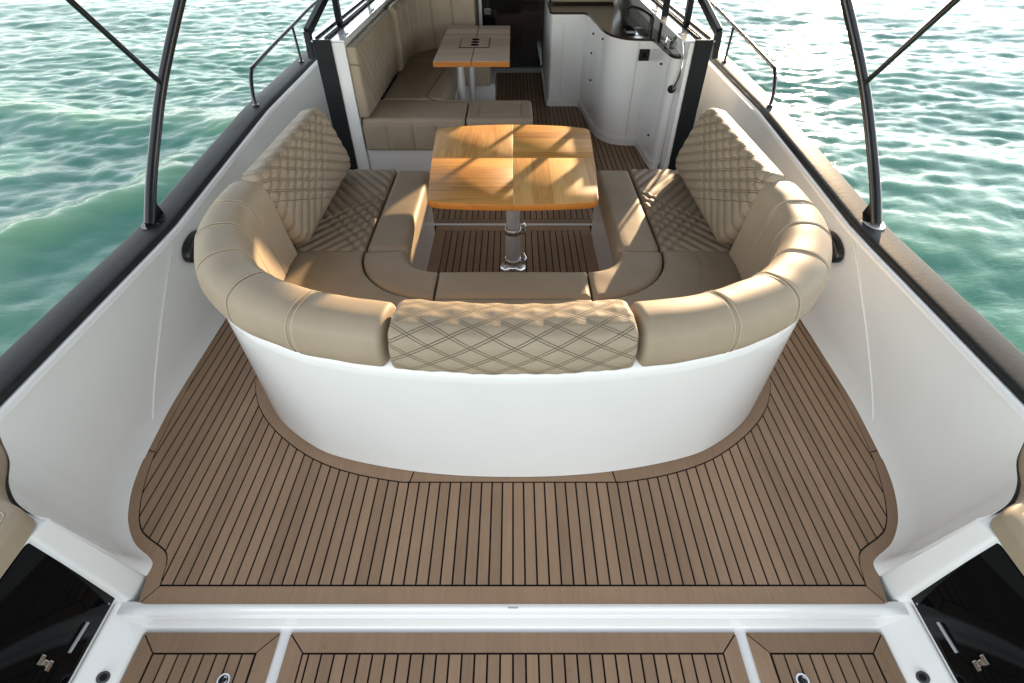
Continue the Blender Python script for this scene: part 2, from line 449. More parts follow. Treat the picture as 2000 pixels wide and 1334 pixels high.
# ============================================================ SEA
def build_sea():
    n = 900
    u = np.linspace(-1, 1, n)
    def spread(u, a, b): return a * u + b * np.sign(u) * (np.expm1(9.0 * np.abs(u)) / np.expm1(9.0))
    xs = spread(u, 19.0, 2600.0)
    ys = spread(u, 15.0, 2600.0) + 9.0
    X, Y = np.meshgrid(xs, ys, indexing='ij')
    rg = np.random.RandomState(5); Z = np.zeros_like(X); DX = np.zeros_like(X); DY = np.zeros_like(X)
    def comp(lam, ang, amp, steep=0.7):
        nonlocal Z, DX, DY
        k = 2 * math.pi / lam; cx, cy = math.cos(ang), math.sin(ang); ph = rg.uniform(0, 6.28)
        a = k * (X * cx + Y * cy) + ph
        Z += amp * np.sin(a); DX += -steep * amp * cx * np.cos(a) * -1; DY += -steep * amp * cy * np.cos(a) * -1
    for i in range(9):  comp(rg.uniform(4.0, 8.5), R(rg.normal(80, 22)), 0.012)
    for i in range(20): comp(rg.uniform(1.2, 3.2), R(rg.normal(84, 32)), 0.0040)
    for i in range(40): comp(rg.uniform(0.30, 1.0), R(rg.normal(84, 42)), 0.0023)
    for i in range(44): comp(rg.uniform(0.13, 0.32), R(rg.normal(84, 48)), 0.0012)
    # the boat's own bow wave rolling away to port
    d = (X + 4.35) - (Y - 4.6) * .33 + .16 * np.sin(Y * 2.1)
    Z += 0.17 * np.exp(-(d / 0.42) ** 2) * np.exp(-((Y - 4.6) / 2.3) ** 2)
    d = (Y - 7.6) + (X + 6) * 0.22 + 0.3 * np.sin(X * 0.8)
    Z += np.where(X < -2, 0.10 * np.exp(-(d / 0.45) ** 2) * np.clip((-X - 2) / 1.2, 0, 1), 0)
    dist = np.hypot(X, Y - 7); fade = np.clip(1 - (dist - 60) / 200, 0, 1)
    Z *= fade; DX *= fade; DY *= fade
    V = np.stack([X - DX, Y - DY, Z - 0.62], -1).reshape(-1, 3)
    idx = np.arange(n * n).reshape(n, n)
    F = np.stack([idx[:-1, :-1], idx[1:, :-1], idx[1:, 1:], idx[:-1, 1:]], -1).reshape(-1, 4)
    me = bpy.data.meshes.new('sea'); me.vertices.add(n * n); me.vertices.foreach_set('co', V.ravel().astype(np.float32))
    me.loops.add(F.size); me.loops.foreach_set('vertex_index', F.ravel().astype(np.int32))
    me.polygons.add(len(F)); me.polygons.foreach_set('loop_start', np.arange(0, F.size, 4, dtype=np.int32))
    me.polygons.foreach_set('loop_total', np.full(len(F), 4, dtype=np.int32)); me.update(); me.validate()
    me.polygons.foreach_set('use_smooth', [True] * len(me.polygons))
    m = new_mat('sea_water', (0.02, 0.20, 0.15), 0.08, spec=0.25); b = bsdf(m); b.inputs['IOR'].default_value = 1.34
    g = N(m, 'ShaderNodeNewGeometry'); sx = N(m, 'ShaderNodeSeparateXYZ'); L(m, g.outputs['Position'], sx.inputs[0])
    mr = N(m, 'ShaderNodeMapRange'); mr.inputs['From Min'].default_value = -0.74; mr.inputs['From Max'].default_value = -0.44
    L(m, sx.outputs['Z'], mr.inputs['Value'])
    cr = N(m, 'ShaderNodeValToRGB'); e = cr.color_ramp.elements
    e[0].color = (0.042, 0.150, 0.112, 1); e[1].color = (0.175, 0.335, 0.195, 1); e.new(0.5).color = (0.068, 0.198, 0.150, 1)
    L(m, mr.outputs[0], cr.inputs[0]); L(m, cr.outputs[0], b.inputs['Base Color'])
    tc = N(m, 'ShaderNodeTexCoord'); mp = N(m, 'ShaderNodeMapping'); mp.inputs['Scale'].default_value = (0.45, 1.0, 1)
    mp.inputs['Rotation'].default_value = (0, 0, R(-12)); L(m, g.outputs['Position'], mp.inputs[0])
    n1 = N(m, 'ShaderNodeTexNoise', Scale=16.0, Detail=6, Roughness=0.62, Distortion=0.4); L(m, mp.outputs[0], n1.inputs['Vector'])
    bp = N(m, 'ShaderNodeBump', Strength=0.5, Distance=0.010); L(m, n1.outputs['Fac'], bp.inputs['Height']); L(m, bp.outputs[0], b.inputs['Normal'])
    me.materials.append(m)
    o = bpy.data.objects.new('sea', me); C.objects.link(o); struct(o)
build_sea()

# ============================================================ DECK
PW = 0.045; GAP = 0.0070
deck_edge = [(1.351, .692), (1.372, .80), (1.385, .833), (1.452, .869), (1.507, .907), (1.56, .966), (1.619, 1.077), (1.663, 1.20), (1.685, 1.345), (1.698, 1.452), (1.716, 1.663), (1.722, 2.0), (1.726, 2.31), (1.726, 4.9)]
edge_s = [(v.x, v.y) for v in catmull([(a, b, 0) for a, b in deck_edge], 6)]
margin = [(1.303, .757), (1.312, .80), (1.319, .835), (1.35, .885), (1.45, .943), (1.50, .985), (1.544, 1.06), (1.588, 1.18), (1.628, 1.35), (1.655, 1.6), (1.688, 2.1), (1.694, 2.31), (1.696, 4.9)]
mar_s = [(v.x, v.y) for v in catmull([(a, b, 0) for a, b in margin], 6)]
tub_base = [(0, 1.214), (.25, 1.222), (.497, 1.252), (.74, 1.305), (.907, 1.371), (1.105, 1.516), (1.24, 1.69), (1.31, 1.88), (1.33, 2.1), (1.33, 3.3)]
tub_s = [(v.x, v.y) for v in catmull([(a, b, 0) for a, b in tub_base], 6)]
tubm = [(0, 1.19), (.43, 1.19), (.50, 1.193), (.68, 1.228), (.85, 1.285), (1.0, 1.37), (1.15, 1.49), (1.26, 1.62), (1.33, 1.76), (1.345, 1.82)]
tubm_s = [(v.x, v.y) for v in catmull([(a, b, 0) for a, b in tubm[1:]], 6)]; tubm_s = [(0, 1.19)] + tubm_s
mx_, my_ = [p[0] for p in mar_s], [p[1] for p in mar_s]
tx_, ty_ = [p[0] for p in tubm_s], [p[1] for p in tubm_s]
def y_lo(x):
    x = abs(x); return 0.757 if x <= 1.303 else interp(x, mx_, my_)
def y_hi(x):
    x = abs(x)
    return interp(x, tx_, ty_) if x < 1.345 else 4.18

deck = mesh_obj('deck', [(x, y, z) for z in (-0.003,) for x, y in ([(a, b) for a, b in edge_s] + [(-a, b) for a, b in edge_s[::-1]])], [tuple(range(2 * len(edge_s)))[::-1]], caulk)
struct(fix(deck))
# the sheet faces up
if deck.data.polygons[0].normal.z < 0: deck.data.flip_normals()

def plank_poly(x0, x1, lo, hi, n=4):
    xs = [x0 + (x1 - x0) * i / n for i in range(n + 1)]
    return [(x, lo(x)) for x in xs] + [(x, hi(x)) for x in xs[::-1]]
def flat_prism(name, poly, parent, z0=-0.008, z1=0.0, mat=teak):
    n = len(poly); A = sum(poly[i][0] * poly[(i + 1) % n][1] - poly[(i + 1) % n][0] * poly[i][1] for i in range(n))
    if A < 0: poly = poly[::-1]
    v = [(x, y, z0) for x, y in poly] + [(x, y, z1) for x, y in poly]
    f = [tuple(range(n, 2 * n))] + [(i, (i + 1) % n, n + (i + 1) % n, n + i) for i in range(n)]
    return mesh_obj(name, v, f, mat, parent)

k = 0
for sgn in (1, -1):
    for i in range(0, 38):
        xa, xb = i * PW + GAP / 2, (i + 1) * PW - GAP / 2
        if xa > 1.69: break
        xb = min(xb, 1.692)
        g = GAP * 0.6
        if xb < 1.345 or xa > 1.345: po = plank_poly(xa, xb, lambda x: y_lo(x) + g, lambda x: y_hi(x) - g)
        else:
            po = plank_poly(xa, min(xb, 1.3449), lambda x: y_lo(x) + g, lambda x: y_hi(x) - g)
            po = [p for p in po[:5]] + [(xb, y_lo(xb) + g), (xb, 4.18), (1.3385, 4.18), (1.3385, 1.90), (1.3385, y_hi(1.3385) - g)] + po[6:]
        flat_prism('plank', [(sgn * x, y) for x, y in po], deck)
# margin boards: outer (two lengths a side), aft, and round the sofa
def strip(inner, outer, i0, i1, sgn): return [(sgn * x, y) for x, y in inner[i0:i1 + 1]] + [(sgn * x, y) for x, y in outer[i0:i1 + 1][::-1]]
outer_m = [(a + 0.0028, b - 0.001) for a, b in mar_s]
for sgn in (1, -1):
    def upto(curve, y0, y1):
        cx_, cy_ = [p[0] for p in curve], [p[1] for p in curve]
        return [(interp(y0, cy_, cx_), y0)] + [p for p in curve if y0 < p[1] < y1] + [(interp(y1, cy_, cx_), y1)]
    yj = 1.345
    flat_prism('margin_board', [(sgn * x, y) for x, y in ([(1.3058, .7545)] + upto(outer_m, .760, yj - .003) + upto(edge_s, .70, yj + .012)[::-1] + [(1.349, .695)])], deck)
    flat_prism('margin_board', [(sgn * x, y) for x, y in (upto(outer_m, yj + .003, 4.18) + upto(edge_s, yj + .018, 4.18)[::-1])], deck)
flat_prism('margin_board', [(-1.345, .692), (1.345, .692), (1.301, .7535), (-1.301, .7535)], deck)
j = 0.43
flat_prism('margin_board', [(-j - .013, 1.193), (j + .013, 1.193), (j, 1.262)] + [(0.2, 1.23), (-0.2, 1.23)] + [(-j, 1.262)], deck)
for sgn in (1, -1):
    o1 = [p for p in tubm_s if p[0] > j + .025]; o2 = [p for p in tub_s if j + .005 < p[0] and p[1] < 1.83]
    flat_prism('margin_board', [(sgn * x, y) for x, y in ([(j + .019, 1.194)] + [(a, b + .003) for a, b in o1] + [(a - .012, b + .006) for a, b in o2[::-1]] + [(j + .006, 1.262)])], deck)

# cockpit well and saloon sole (between the seats and forward of them)
sole = thing('sole', 'x', 'x'); del sole['label']; del sole['category']; sole['kind'] = 'structure'
mesh_obj('caulking', [(-.58, 1.95, -.003), (.58, 1.95, -.003), (.58, 3.385, -.003), (-.58, 3.385, -.003)], [(0, 1, 2, 3)], caulk, sole)
mesh_obj('caulking', [(-1.33, 3.40, -.003), (1.33, 3.40, -.003), (1.33, 7.5, -.003), (-1.33, 7.5, -.003)], [(0, 1, 2, 3)], caulk, sole)
for i in range(-11, 11):
    xa, xb = i * PW + GAP / 2, (i + 1) * PW - GAP / 2
    flat_prism('plank', [(xa, 1.98), (xb, 1.98), (xb, 3.30), (xa, 3.30)], sole)
for s in (1, -1): flat_prism('margin_board', [(s * .4975, 1.98), (s * .575, 1.98), (s * .575, 3.30), (s * .4975, 3.30)], sole)
flat_prism('margin_board', [(-.575, 3.305), (.575, 3.305), (.575, 3.378), (-.575, 3.378)], sole)
flat_prism('margin_board', [(-1.32, 3.408), (1.32, 3.408), (1.32, 3.475), (-1.32, 3.475)], sole)
for i in range(-29, 29):
    xa, xb = i * PW + GAP / 2, (i + 1) * PW - GAP / 2
    flat_prism('plank', [(xa, 3.481), (xb, 3.481), (xb, 7.45), (xa, 7.45)], sole)
MB().box(-.60, .60, 3.383, 3.404, -.01, 0.004, .002).build('threshold_strip', gelcoat, sole)

# ============================================================ AFT SILL, LOWER PLATFORM AND HATCHES
sill_prof = [(.700, -.008), (.691, .001), (.684, .004), (.676, .0015), (.671, -.012), (.664, -.020), (.6625, -.030), (.659, -.030), (.657, -.040), (.650, -.078), (.642, -.094), (.630, -.0985), (.40, -.0985), (-.2, -.0985)]
xs = [-1.44, -1.40, -1.37, -1.345, -1.325, -1.30] + list(np.linspace(-1.25, 1.25, 30)) + [1.30, 1.325, 1.345, 1.37, 1.40, 1.44]
sv = []
for x in xs:
    e = max(0, (abs(x) - 1.31) / 0.07); e = min(1, e); e = e * e * (3 - 2 * e)
    for (y, z) in sill_prof:
        zz = z * (1 - e) + (0.003 if z > -0.06 else z * .1 - .0) * e if y > .645 else z
        sv.append((x, y, zz))
sill = mesh_obj('transom_sill', sv, grid_faces(len(xs), len(sill_prof)), gelcoat, None, True); struct(fix(sill))
if sill.data.polygons[0].normal.z < 0: sill.data.flip_normals()
MB().box(-.018, .018, .6765, .6795, .0005, .006, .001).build('drain_slot', grey_m, sill)

def ring_latch(parent, x, y, z, r=0.022):
    a = MB(); a.tube([(x, y, z), (x, y, z + .006)], r, 24); a.build('latch_ring', chrome, parent, True)
    b = MB(); b.tube([(x, y, z + .0055), (x, y, z + .0075)], r * .72, 20); l = b.build('latch_face', black_matt, parent, True)
    c = MB()
    c.tube([(x + r * .5 * math.cos(t), y + r * .5 * math.sin(t), z + .008) for t in np.linspace(-1.4, 1.4, 10)], .0022, 8)
    c.tube([(x, y - r * .5, z + .008), (x, y + r * .5, z + .008)], .0022, 8)
    c.build('latch_emblem', chrome, parent, True)

def hatch(x0, x1, label, latch=None):
    t = thing('deck_hatch', label, 'hatch', ((x0 + x1) / 2, .3, -.0985), 'teak hatches on the lower platform')
    bx, by = t['base'][0], t['base'][1]
    def fp(nm, poly): o = flat_prism(nm, [(x - bx, y - by) for x, y in poly], t, 0.001, 0.0075); return o
    y1 = .628; mw = .064; yb = -.15
    base = mesh_obj('caulking', [(x0 - bx + .002, yb - by, .003), (x1 - bx - .002, yb - by, .003), (x1 - bx - .002, y1 - by - .002, .003), (x0 - bx + .002, y1 - by - .002, .003)], [(0, 1, 2, 3)], caulk, t)
    g = .003
    fp('margin_board', [(x0, y1), (x0 + mw, y1 - mw), (x1 - mw, y1 - mw), (x1, y1)])
    fp('margin_board', [(x0, yb), (x0 + mw - g * 1.6, yb), (x0 + mw - g * 1.6, y1 - mw - g * .5), (x0, y1 - g * 2.2)])
    fp('margin_board', [(x1, yb), (x1 - mw + g * 1.6, yb), (x1 - mw + g * 1.6, y1 - mw - g * .5), (x1, y1 - g * 2.2)])
    a, b = x0 + mw, x1 - mw; ci = (a + b) / 2
    n = int((b - a) / PW)
    st = ci - n * PW / 2
    if st - a > .006: fp('plank', [(a + .002, yb), (st - GAP / 2, yb), (st - GAP / 2, y1 - mw - GAP), (a + .002, y1 - mw - GAP)])
    for i in range(n):
        fp('plank', [(st + i * PW + GAP / 2, yb), (st + (i + 1) * PW - GAP / 2, yb), (st + (i + 1) * PW - GAP / 2, y1 - mw - GAP), (st + i * PW + GAP / 2, y1 - mw - GAP)])
    if b - (st + n * PW) > .006: fp('plank', [(st + n * PW + GAP / 2, yb), (b - .002, yb), (b - .002, y1 - mw - GAP), (st + n * PW + GAP / 2, y1 - mw - GAP)])
    if latch: 
        l = thing('tmp', '', ''); bpy.data.objects.remove(l)
        ring_latch(t, latch[0], latch[1], -.091)
    return t
hatch(-.805, .805, 'wide teak hatch in the middle of the lower platform, below the white sill')
hatch(-1.335, -.845, 'narrow teak hatch at the port end of the white sill, latch near its inner side', (-.985, .478))
hatch(.845, 1.335, 'narrow teak hatch at the starboard end of the white sill, latch near its inner side', (.985, .478))

# ============================================================ BULWARKS, CAP RAILS, QUARTERS
def rail_z(y): return interp(y, [0, 2.26, 2.757, 3.72, 4.9, 8], [.60, .60, .64, .715, .74, .80])
WALL_TOP = [(1.452, .772, .452), (1.50, .79, .455), (1.585, .835, .458), (1.655, .90, .46), (1.695, .975, .48), (1.716, 1.02, .54), (1.723, 1.06, .595), (1.724, 1.25, .60)]
WALL_BOT = [(1.372, .79), (1.385, .833), (1.452, .869), (1.507, .907), (1.56, .966), (1.60, 1.03), (1.645, 1.14), (1.675, 1.27)]
for side, s in (('port', -1), ('starboard', 1)):
    bw = thing('bulwark', 'white inner bulwark and its black rubber cap rail along the %s side of the cockpit' % side if side == 'port' else
               'white inner bulwark with sunlit cap rail along the starboard side, towards the glinting water', 'bulwark', (s * 1.74, 2.3, 0), 'bulwarks')
    bot = catmull([(a, b, 0) for a, b in WALL_BOT] + [(1.698, 1.452, 0), (1.716, 1.663, 0), (1.722, 2.0, 0), (1.726, 2.31, 0), (1.726, 3.4, 0), (1.726, 5, 0), (1.726, 8, 0)], 8)
    top = catmull(WALL_TOP + [(1.724, 1.5, .60), (1.724, 1.9, .60), (1.724, 2.3, .603), (1.724, 2.757, rail_z(2.757)), (1.724, 3.72, rail_z(3.72)), (1.724, 5, rail_z(5)), (1.724, 8, rail_z(8))], 8)
    verts = []; off = Vector((s * 1.74, 2.3, 0))
    rows = 12
    for i_, (a, b) in enumerate(zip(bot, top)):
        for r_ in range(rows + 1):
            t = r_ / rows; p = a.lerp(b, t)
            # small cove at the foot, soft hollow in the middle
            cove = 0.022 * max(0, 1 - t / 0.10) ** 2 * min(1, i_ / 14)
            d = Vector((-1, 0, 0)) if p.y > 1.3 else Vector((-.75, .66, 0))
            p = p + d * (cove - 0.006 * math.sin(math.pi * t) * min(1, i_ / 14))
            verts.append(Vector((s * p.x, p.y, p.z)) - off)
    o = mesh_obj('inner_wall', verts, grid_faces(len(bot), rows + 1), gelcoat, bw, True); fix(o)
    # outer hull skin
    ys = [0.0 + i * .25 for i in range(33)]
    verts = []
    for y in ys:
        for (x, z) in ((1.885, rail_z(y)), (1.90, .45), (1.88, .1), (1.80, -.4), (1.7, -.9)): verts.append(Vector((s * x, y, z)) - off)
    fix(mesh_obj('hull_side', verts, grid_faces(len(ys), 5), gelcoat, bw, True))
    # white gunwale lip and black cap rail
    prof = [(1.706, -.012), (1.708, .004), (1.722, .010), (1.736, .008), (1.737, -.03)]
    ys = [-.3 + i * .2 for i in range(42)]; verts = []
    for y in ys:
        for x, z in prof: verts.append(Vector((s * x, y, z + rail_z(y))) - off)
    fix(mesh_obj('gunwale_lip', verts, grid_faces(len(ys), len(prof)), gelcoat, bw, True))
    prof = [(1.735, -.02), (1.735, .020), (1.739, .029), (1.748, .034), (1.765, .037), (1.80, .039), (1.868, .036), (1.884, .030), (1.893, .012), (1.893, -.05), (1.86, -.06)]
    ys = [-.3] + [0 + i * .2 for i in range(41)]; verts = []
    for y in ys:
        for x, z in prof: verts.append(Vector((s * x, y, z + rail_z(y))) - off)
    o = mesh_obj('cap_rail', verts, grid_faces(len(ys), len(prof)), black_rubber, bw, True); fix(o); o.data.set_sharp_from_angle(angle=R(50))
    # two moulded joint lines on the wall
    def wall_pt(y, t, lift=.0035):
        bx_ = interp(y, [p.y for p in bot], [p.x for p in bot]); tx = interp(y, [p.y for p in top], [p.x for p in top]); tz = interp(y, [p.y for p in top], [p.z for p in top])
        x = bx_ + (tx - bx_) * t - lift + 0.0062 * math.sin(math.pi * t); return Vector((s * x, y, tz * t))
    m = MB(); m.tube([wall_pt(1.45 + .80 * t, t) for t in np.linspace(.06, .995, 18)], .004, 6)
    m.build('moulded_joint', gelcoat, bw, True)
    # quarter: inner face, sloping ledge, top
    q = MB()
    q.hexa([(s * 1.338, .692, -.092), (s * 1.338, -.3, -.092), (s * 1.42, -.3, .022), (s * 1.42, .706, .022)],
           [(s * 1.338, .692, -.14), (s * 1.338, -.3, -.14), (s * 1.50, -.3, -.14), (s * 1.50, .706, -.14)])
    q.build('quarter_ledge', gelcoat, bw, False, bev=.012, seg=3)
    q = MB()
    q.hexa([(s * 1.374, .815, -.05), (s * 1.376, .70, -.05), (s * 1.42, .69, -.05), (s * 1.42, -.3, -.05), (s * 1.95, -.3, -.05), (s * 1.88, 1.30, -.05), (s * 1.78, 1.15, -.05), (s * 1.66, .84, -.05)],
           [(s * 1.450, .785, .450), (s * 1.462, .722, .458), (s * 1.476, .706, .458), (s * 1.476, -.3, .458), (s * 1.88, -.3, .458), (s * 1.88, 1.30, .458), (s * 1.79, 1.15, .458), (s * 1.66, .83, .455)])
    q.build('quarter_block', gelcoat, bw, True, bev=.018, seg=4)

    MB().box(s * 1.745, s * 1.885, -.3, 1.35, .44, .598).build('quarter_coaming', gelcoat, bw)
    # smoked glass panel let into the quarter
    gp = thing('glass_panel', 'black smoked glass panel with steel latch in the %s quarter' % side, 'glass panel', (s * 1.43, .2, .03), 'smoked glass quarter panels')
    q = MB()
    ins = [(s * 1.414, .708, .035), (s * 1.414, -.2, .035), (s * 1.468, -.2, .44), (s * 1.468, .712, .44)]
    q.hexa([(x + s * .03, y, z) for x, y, z in ins], ins)
    q.build('pane', dark_glass, gp, True, bev=.006, seg=2)
    def on_glass(y, z, lift=0.004): return Vector((s * (1.414 + (z - .035) / .405 * .054 - lift), y, z))
    q = MB(); a = on_glass(.555, .15); b = on_glass(.455, .09)
    q.tube([on_glass(.60, .095, .004), on_glass(.51, .100, .004)], .0055, 6); q.build('pull_strip', grey_m, gp, True)
    # latch: plate, two lugs, slot
    for (yy, zz, hy, hz) in ((.468, .178, .014, .0085), (.465, .160, .008, .0095), (.462, .142, .014, .0085)):
        q = MB(); c = on_glass(yy, zz, .003); q.box(c.x - .003, c.x + .003, c.y - hy, c.y + hy, c.z - hz, c.z + hz, .002); q.build('latch_plate', chrome, gp)
    q = MB(); c = on_glass(.672, .058, .003); q.tube([c, c + Vector((-s * .004, 0, 0))], .0035, 10); q.build('screw', chrome, gp)

    # cushion on the quarter
    cu = thing('quarter_cushion', 'beige leather cushion on the %s quarter, cut off by the picture edge%s' % (side, '' if s < 0 else ', partly sunlit'), 'cushion', (s * 1.6, .7, .46), 'quarter cushions')
    outline = [(1.452, .20), (1.452, .60), (1.455, .70), (1.475, .768), (1.575, .815), (1.655, .885), (1.695, .955), (1.722, 1.02), (1.75, 1.06), (1.78, 1.065)]
    inner_c = [(1.797, .20), (1.797, .55), (1.797, .65), (1.797, .72), (1.797, .80), (1.797, .88), (1.797, .96), (1.797, 1.01), (1.797, 1.04), (1.797, 1.065)]
    oc = [(v.x, v.y) for v in catmull([(a, b, 0) for a, b in outline], 6)]; ic = [(v.x, v.y) for v in catmull([(a, b, 0) for a, b in inner_c], 6)]
    poly_pad('pad', [(s * a, b) for a, b in oc], [(s * a, b) for a, b in ic], .462, .545, cu, r=.032, rows=16)
    pts = []
    for i_ in range(2, len(oc) - 4):
        ta = Vector((oc[i_ + 1][0] - oc[i_ - 1][0], oc[i_ + 1][1] - oc[i_ - 1][1])).normalized(); pts.append(Vector((s * (oc[i_][0] + ta.y * .034), oc[i_][1] - ta.x * .034, .5452)))
    MB().tube(pts, .0016, 6).build('seam', stitch, cu, True)

    dfit = thing('deck_fitting', 'small round steel deck fitting on the white %s ledge at the picture bottom' % side, 'deck fitting', (s * 1.376, .475, -.04), 'steel deck fittings')
    MB().tube([(s * 1.374, .475, -.055), (s * 1.364, .475, -.036)], .019, 20).build('rim', chrome, dfit, True)
    MB().tube([(s * 1.3655, .475, -.039), (s * 1.3635, .475, -.0352)], .011, 16).build('core', black_matt, dfit, True)
    # oval black fairlead in the bulwark
    f = thing('fairlead', 'black oval fairlead in the %s bulwark beside the sofa corner' % side, 'fairlead', (s * 1.715, 2.35, .46), 'oval fairleads')
    q = MB(); n_ = 28
    def ell(ry, rz, x): return [(s * x, 2.35 + ry * math.cos(2 * math.pi * i / n_), .46 + rz * math.sin(2 * math.pi * i / n_)) for i in range(n_)]
    rings = [ell(.125, .070, 1.722), ell(.125, .070, 1.698), ell(.118, .064, 1.684), ell(.095, .046, 1.680), ell(.088, .040, 1.690), ell(.086, .038, 1.712)]
    vs = [Vector(v) - Vector((s * 1.715, 2.35, .46)) for r_ in rings for v in r_]
    fix(mesh_obj('frame', vs, grid_faces(len(rings), n_, True), oval_m, f, True))
    q = MB(); q.hexa(ell(.086, .038, 1.716), ell(.086, .038, 1.706)); q.build('insert', dark_inside, f)

    # canopy hoop
    a = thing('canopy_hoop', 'curved black canopy post with brace standing on the %s cap rail' % side, 'canopy post', (s * 1.82, 2.27, .64), 'canopy posts')
    P = catmull([(s * 1.822, 2.255, .645), (s * 1.818, 2.36, .76), (s * 1.80, 2.505, .92), (s * 1.735, 2.70, 1.18), (s * 1.60, 2.905, 1.50), (s * 1.46, 3.02, 1.74), (s * 1.30, 3.10, 1.93)], 6)
    MB().tube(P, [.026 - .004 * i / (len(P) - 1) for i in range(len(P))], 20).build('post', black_paint, a, True, angle=50)
    MB().tube([(s * 1.735, 2.69, 1.175), (s * 1.60, 2.17, 1.60), (s * 1.53, 1.92, 1.82)], .0125, 12).build('brace', black_paint, a, True, angle=50)
    q = MB(); n_ = 24
    el = [(s * 1.822 + .052 * math.cos(2 * math.pi * i / n_), 2.30 + .092 * math.sin(2 * math.pi * i / n_)) for i in range(n_)]
    q.prism(el, .634, .643); q.build('foot_plate', black_paint if s < 0 else brushed, a, True, angle=50)
    q = MB(); q.hexa([(s * 1.820 - .007, 2.26, .643), (s * 1.820 - .007, 2.375, .643), (s * 1.820 - .007, 2.36, .70), (s * 1.820 - .007, 2.39, .79)],
                     [(s * 1.820 + .007, 2.26, .643), (s * 1.820 + .007, 2.375, .643), (s * 1.820 + .007, 2.36, .70), (s * 1.820 + .007, 2.39, .79)])
    q.build('gusset', black_paint, a, False)

    # side rail
    g = thing('guard_rail', 'slim black tubular guard rail on the %s side deck beside the cabin' % side, 'guard rail', (s * 1.8, 4.0, .72), 'guard rails')
    P = catmull([(s * 1.80, 3.71, rail_z(3.71) + .03), (s * 1.838, 3.80, .81), (s * 1.855, 3.91, .91), (s * 1.853, 4.05, .945), (s * 1.85, 4.93, 1.02), (s * 1.84, 5.7, 1.08), (s * 1.80, 7.6, 1.16)], 7)
    MB().tube(P, .0135, 12).build('top_tube', black_paint, g, True, angle=50)
    for (y0, y1) in ((4.76, 4.88), (6.1, 6.2), (7.3, 7.4)):
        MB().tube([(s * 1.80, y0, rail_z(y0) + .03), (s * 1.847, y1, interp(y1, [4.05, 4.93, 5.7, 7.6], [.945, 1.02, 1.08, 1.16]))], .011, 10).build('stanchion', black_paint, g, True, angle=50)
    for y0 in (3.71, 4.76, 6.1, 7.3):
        MB().tube([(s * 1.80, y0, rail_z(y0) + .034), (s * 1.80, y0, rail_z(y0) + .046)], .021, 16).build('foot', black_paint, g, True)

# ============================================================ COCKPIT SOFA
sofa = thing('cockpit_sofa', 'large U-shaped beige leather cockpit sofa in a white curved tub, quilted centre back', 'sofa', (0, 2.2, 0))
ring_curve = [(-1.345, 2.22), (-1.345, 2.05), (-1.32, 1.85), (-1.245, 1.66), (-1.15, 1.505), (-1.03, 1.385), (-.884, 1.292), (-.679, 1.205), (-.384, 1.148), (0, 1.122)]
ring_curve += [(-a, b) for a, b in ring_curve[-2::-1]]
ring = catmull([(a, b, 0) for a, b in ring_curve], 12)
# the tub: outer skin from the deck to under the cushions
base_full = [(v.x, v.y) for v in catmull([(-a, b, 0) for a, b in tub_base[::-1]] + [(a, b, 0) for a, b in tub_base[1:]], 10)]
top_c = [(-1.315, 3.3), (-1.325, 2.4)] + [(a * .985, b + .018) for a, b in ring_curve] + [(1.325, 2.4), (1.315, 3.3)]
top_full = catmull([(a, b, 0) for a, b in top_c], 10)
bf, _ = resample([Vector((a, b, 0)) for a, b in base_full], .03); n_ = len(bf)
def resamp_n(pts, n):
    L_ = [0]
    for a, b in zip(pts, pts[1:]): L_.append(L_[-1] + (b - a).length)
    return [Vector((interp(L_[-1] * i / (n - 1), L_, [p.x for p in pts]), interp(L_[-1] * i / (n - 1), L_, [p.y for p in pts]), 0)) for i in range(n)]
tf = resamp_n(top_full, n_)
verts = []; rows = 10; off = Vector((0, 2.2, 0))
for a, b in zip(bf, tf):
    for r_ in range(rows + 1):
        t = r_ / rows; p = a.lerp(b, t ** 1.15); verts.append(Vector((p.x, p.y, .002 + .733 * t)) - off)
    p = b * 1.0; verts.append(Vector((p.x * .93, p.y + .06 if abs(p.x) < 1.0 else p.y, .74)) - off)
fix(mesh_obj('tub_shell', verts, grid_faces(n_, rows + 2), gelcoat, sofa, True))
# inner plinth under the seats
inner_edge = [(-.575, 3.27), (-.575, 2.30), (-.55, 2.19), (-.49, 2.12), (-.40, 2.09), (0, 2.085)]; inner_edge += [(-a, b) for a, b in inner_edge[-2::-1]]
ie = [(-.575, 3.27)] + [(v.x, v.y) for v in catmull([(a, b, 0) for a, b in inner_edge[1:-1]], 6)] + [(.575, 3.27)]
verts = [];
for a, b in ie:
    for z in (.001, .05, .38): verts.append(Vector((a, b, z)) - off)
o = mesh_obj('plinth', verts, grid_faces(len(ie), 3), gelcoat, sofa, True); fix(o); o.data.set_sharp_from_angle(angle=R(40))
for s in (1, -1):
    MB().box(s * .576, s * 1.318, 3.262, 3.278, .001, .385).build('plinth_end', gelcoat, sofa)
    MB().box(s * 1.255, s * 1.318, 2.2, 3.275, .30, .70, .01).build('side_coaming', gelcoat, sofa)
    MB().box(s * .58, s * 1.31, 2.0, 3.26, .30, .375).build('seat_deck', gelcoat, sofa)
MB().box(-1.0, 1.0, 1.45, 2.07, .30, .375).build('seat_deck', gelcoat, sofa)

SEC = closed_section([(.022, .724), (.002, .755), (-.002, .80), (.014, .858), (.060, .892), (.115, .898), (.172, .882), (.202, .83), (.215, .72), (.232, .58), (.240, .505), (.225, .492), (.12, .495), (.10, .60), (.09, .69)], .012)
SEC_C = closed_section([(.022, .724), (-.002, .752), (-.006, .80), (.008, .868), (.050, .900), (.115, .908), (.178, .892), (.208, .84), (.222, .72), (.238, .58), (.242, .505), (.225, .492), (.12, .495), (.10, .60), (.09, .668)], .006)
rg_, tot = resample(ring, .01)
cum = [0]
for a, b in zip(rg_, rg_[1:]): cum.append(cum[-1] + (b - a).length)
